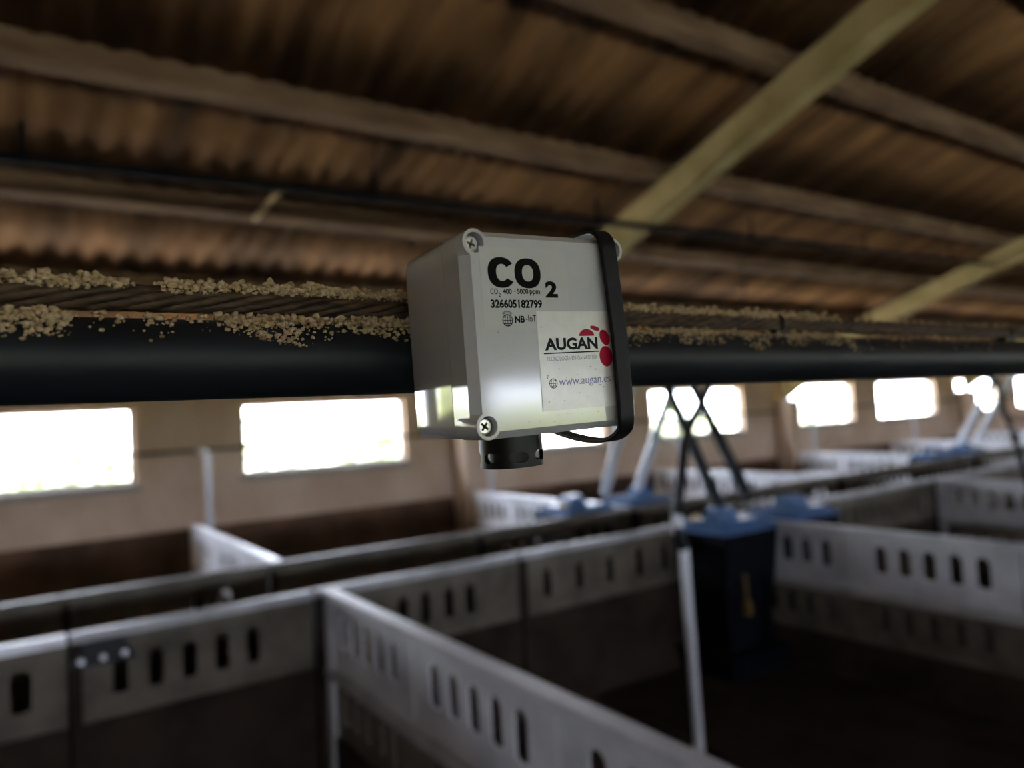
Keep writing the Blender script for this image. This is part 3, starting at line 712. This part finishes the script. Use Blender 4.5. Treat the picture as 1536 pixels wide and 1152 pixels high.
# sensor cap below the box
CX, CY, CZ, CR = -0.0075, 0.0285, -BH / 2, 0.0138
def ring_wall(r0, r1, z0, z1, n=72):
    m = MB(); vs = []; fs = []
    for i in range(n):
        a = 2 * math.pi * i / n; c, s = math.cos(a), math.sin(a)
        vs += [(CX + r1 * c, CY + r1 * s, z0), (CX + r1 * c, CY + r1 * s, z1), (CX + r0 * c, CY + r0 * s, z1), (CX + r0 * c, CY + r0 * s, z0)]
    for i in range(n):
        a, b = 4 * i, 4 * ((i + 1) % n)
        for k in range(4): fs.append((a + k, a + (k + 1) % 4, b + (k + 1) % 4, b + k))
    m.add(vs, fs); return m
w_m = ring_wall(CR - 0.0016, CR, CZ - 0.0138, CZ + 0.0006).mesh('cap_wall')
cut = []
for k in range(7):
    a = math.radians(360 / 7 * k - 108.8)
    hw, hh = 0.0042, 0.0022; prof = rrect(hw * 2, hh * 2, 0.00215, 6)
    c, s = math.cos(a), math.sin(a); m = MB(); vs = []; n = len(prof)
    for d in (CR - 0.004, CR + 0.003):
        vs += [(CX + c * d - s * u, CY + s * d + c * u, CZ - 0.0094 + w) for u, w in prof]
    m.add(vs, [tuple(range(n)), tuple(range(2 * n - 1, n - 1, -1))] + [(i, (i + 1) % n, (i + 1) % n + n, i + n) for i in range(n)])
    cut.append(m.mesh('cut'))
w_m = bool_diff(w_m, cut); auto_smooth(w_m, 25); w_m.materials.clear()
capo = link('sensor_cap', w_m, 'sensor_black', box); tag(capo, 'black vented sensor cap')
MB().tube([(CX, CY, CZ - 0.0138), (CX, CY, CZ - 0.0128)], CR - 0.0005, 48).build('cap_bottom', 'sensor_black', capo)
MB().tube([(CX, CY, CZ - 0.0128), (CX, CY, CZ)], 0.0095, 40).build('dark_liner', 'filter', capo)  # dark liner added so the inside looks shaded through the slots

# rubber strap around box and pipe
def strap_path():
    yP, zP = PY - 0.2377, PZ - 1.8742
    r = PR + 0.0008; h = BH / 2
    p = [(0.028, h + 0.0022), (0.012, h + 0.0026), (0.003, h + 0.0020), (-0.0016, h - 0.0018), (-0.0026, h - 0.008), (-0.0028, 0.015), (-0.0030, -0.01), (-0.0034, -h + 0.012), (-0.0030, -h + 0.002),
         (0.0, -h - 0.0022), (0.008, -h - 0.0050), (0.022, -h - 0.0052), (0.042, -h - 0.0022), (BD + 0.004, -h + 0.004), (yP + r * 0.55, zP - r * 0.9), (yP + r, zP), (yP + r * 0.55, zP + r * 0.9 + 0.002), (BD + 0.004, h - 0.003), (0.045, h + 0.0018)]
    return p
SP = strap_path(); n = len(SP)
def cr(P, i, t):
    a, b, c, d = (Vector(P[(i + k) % len(P)]) for k in (-1, 0, 1, 2))
    return 0.5 * ((2 * b) + (c - a) * t + (2 * a - 5 * b + 4 * c - d) * t * t + (3 * b - a - 3 * c + d) * t ** 3)
path = [cr(SP, i, k / 6) for i in range(n) for k in range(6)]
def xoff(z): # strap leans a little to the right going down
    u = (BH / 2 - z) / BH
    return 0.0290 + 0.0024 * min(1, max(0, u * 1.8))
m = MB(); vs = []; fs = []; N = len(path); hw, th = 0.0041, 0.0017
for i in range(N):
    t = (path[(i + 1) % N] - path[i - 1]).normalized(); nn = Vector((t.y, -t.x))
    c_ = Vector((0.03, -0.0005)); 
    if nn.dot(path[i] - c_) < 0: nn = -nn
    p = path[i]; q = p + nn * th; x = xoff(p.y) - 0.0
    e_ = 0.0005
    for (xx, pt) in ((x - hw, p), (x + hw, p), (x + hw, p + nn * (th - e_)), (x + hw - e_, q), (x - hw + e_, q), (x - hw, p + nn * (th - e_))):
        vs.append((xx, pt.x, pt.y))
for i in range(N):
    a, b = 6 * i, 6 * ((i + 1) % N)
    for k in range(6): fs.append((a + k, a + (k + 1) % 6, b + (k + 1) % 6, b + k))
m.add(vs, fs, True); sm_ = m.mesh('strap'); auto_smooth(sm_, 35)
so = link('rubber_strap', sm_, 'strap'); so.location = box.location; so.rotation_euler = box.rotation_euler
tag(so, 'black rubber strap looped around the sensor box and the pipe', 'strap')

# ------------------------------------------------------------------ outside
gr = MB(); gr.box((-120, -120, -0.35), (160, 120, -0.21)); tag(gr.build('ground_outside', 'ground'), kind='structure')
mat('bounce_pale', (0.70, 0.62, 0.50), 0.9, (0.78, 0.70, 0.58), 0.8)
MB().box((X0 - 2, YW + 0.2, -0.23), (40, 15, -0.17)).build('bounce_slab', 'bounce_pale'); tag(bpy.data.objects['bounce_slab'], kind='structure')  # pale slab added outside to bounce sunlight up under the eave
def leaves(m, c, rad, n, s=0.12):
    for _ in range(n):
        while True:
            p = Vector((random.uniform(-1, 1), random.uniform(-1, 1), random.uniform(-1, 1)))
            if 0.35 < p.length < 1: break
        p = Vector((p.x * rad[0], p.y * rad[1], p.z * rad[2])) + Vector(c)
        a, b = random.uniform(0, 6.28), random.uniform(-1, 1)
        u = Vector((math.cos(a), math.sin(a), b * 0.5)).normalized() * s; w = u.cross(Vector((random.uniform(-1, 1), random.uniform(-1, 1), 1))).normalized() * s * 0.5
        m.add([p - u, p + w, p + u, p - w], [(0, 1, 2, 3)])
def bush(x, y, h, r, label, n=1400):
    g = empty('bush', (x, y, -0.21)); tag(g, label, 'bush', 'bushes outside the windows')
    m = MB(); leaves(m, (0, 0, h * 0.58), (r, r, h * 0.45), n); m.build('foliage', 'leaf', g)
    m = MB()
    for k in range(5):
        a = k * 1.25; m.tube([(0.05 * math.cos(a), 0.05 * math.sin(a), 0), (r * .3 * math.cos(a), r * .3 * math.sin(a), h * 0.4), (r * .5 * math.cos(a), r * .5 * math.sin(a), h * 0.75)], [0.05, 0.035, 0.01], 6)
    m.build('stems', 'bark', g)
bush(-1.0, 22, 1.9, 1.6, 'green bush low in the leftmost window')
bush(1.6, 25, 1.8, 1.7, 'second bush in the leftmost window, right of its neighbour')
bush(6.9, 24, 2.7, 1.8, 'rounded green bush in the second window, left half')
bush(10.5, 25, 2.0, 1.5, 'low bush in the second window, right half')
bush(24.5, 23, 2.2, 2.0, 'green bush behind the crossing feed tubes')
bush(36.0, 24, 2.3, 2.0, 'green bush in the diagonal topped window')
m = MB()
for k in range(46): leaves(m, (-40 + k * 2.0 + random.uniform(-.5, .5), -27 + random.uniform(-1.5, 1.5), 0.9), (1.8, 1.4, random.uniform(1.0, 1.35)), 800, 0.17)
o = m.build('hedge', 'leaf_sunny'); tag(o, 'long hedge beyond the opposite windows', 'hedge', kind='stuff')
m = MB()
for k in range(16): leaves(m, (-34 + k * 1.9 + random.uniform(-.5, .5), 21 + random.uniform(-1.5, 1.5), 1.4), (1.8, 1.4, random.uniform(1.6, 2.3)), 900, 0.17)
o = m.build('hedge', 'leaf_sunny'); tag(o, 'tall hedge outside, left of the windows in view', 'hedge', kind='stuff')
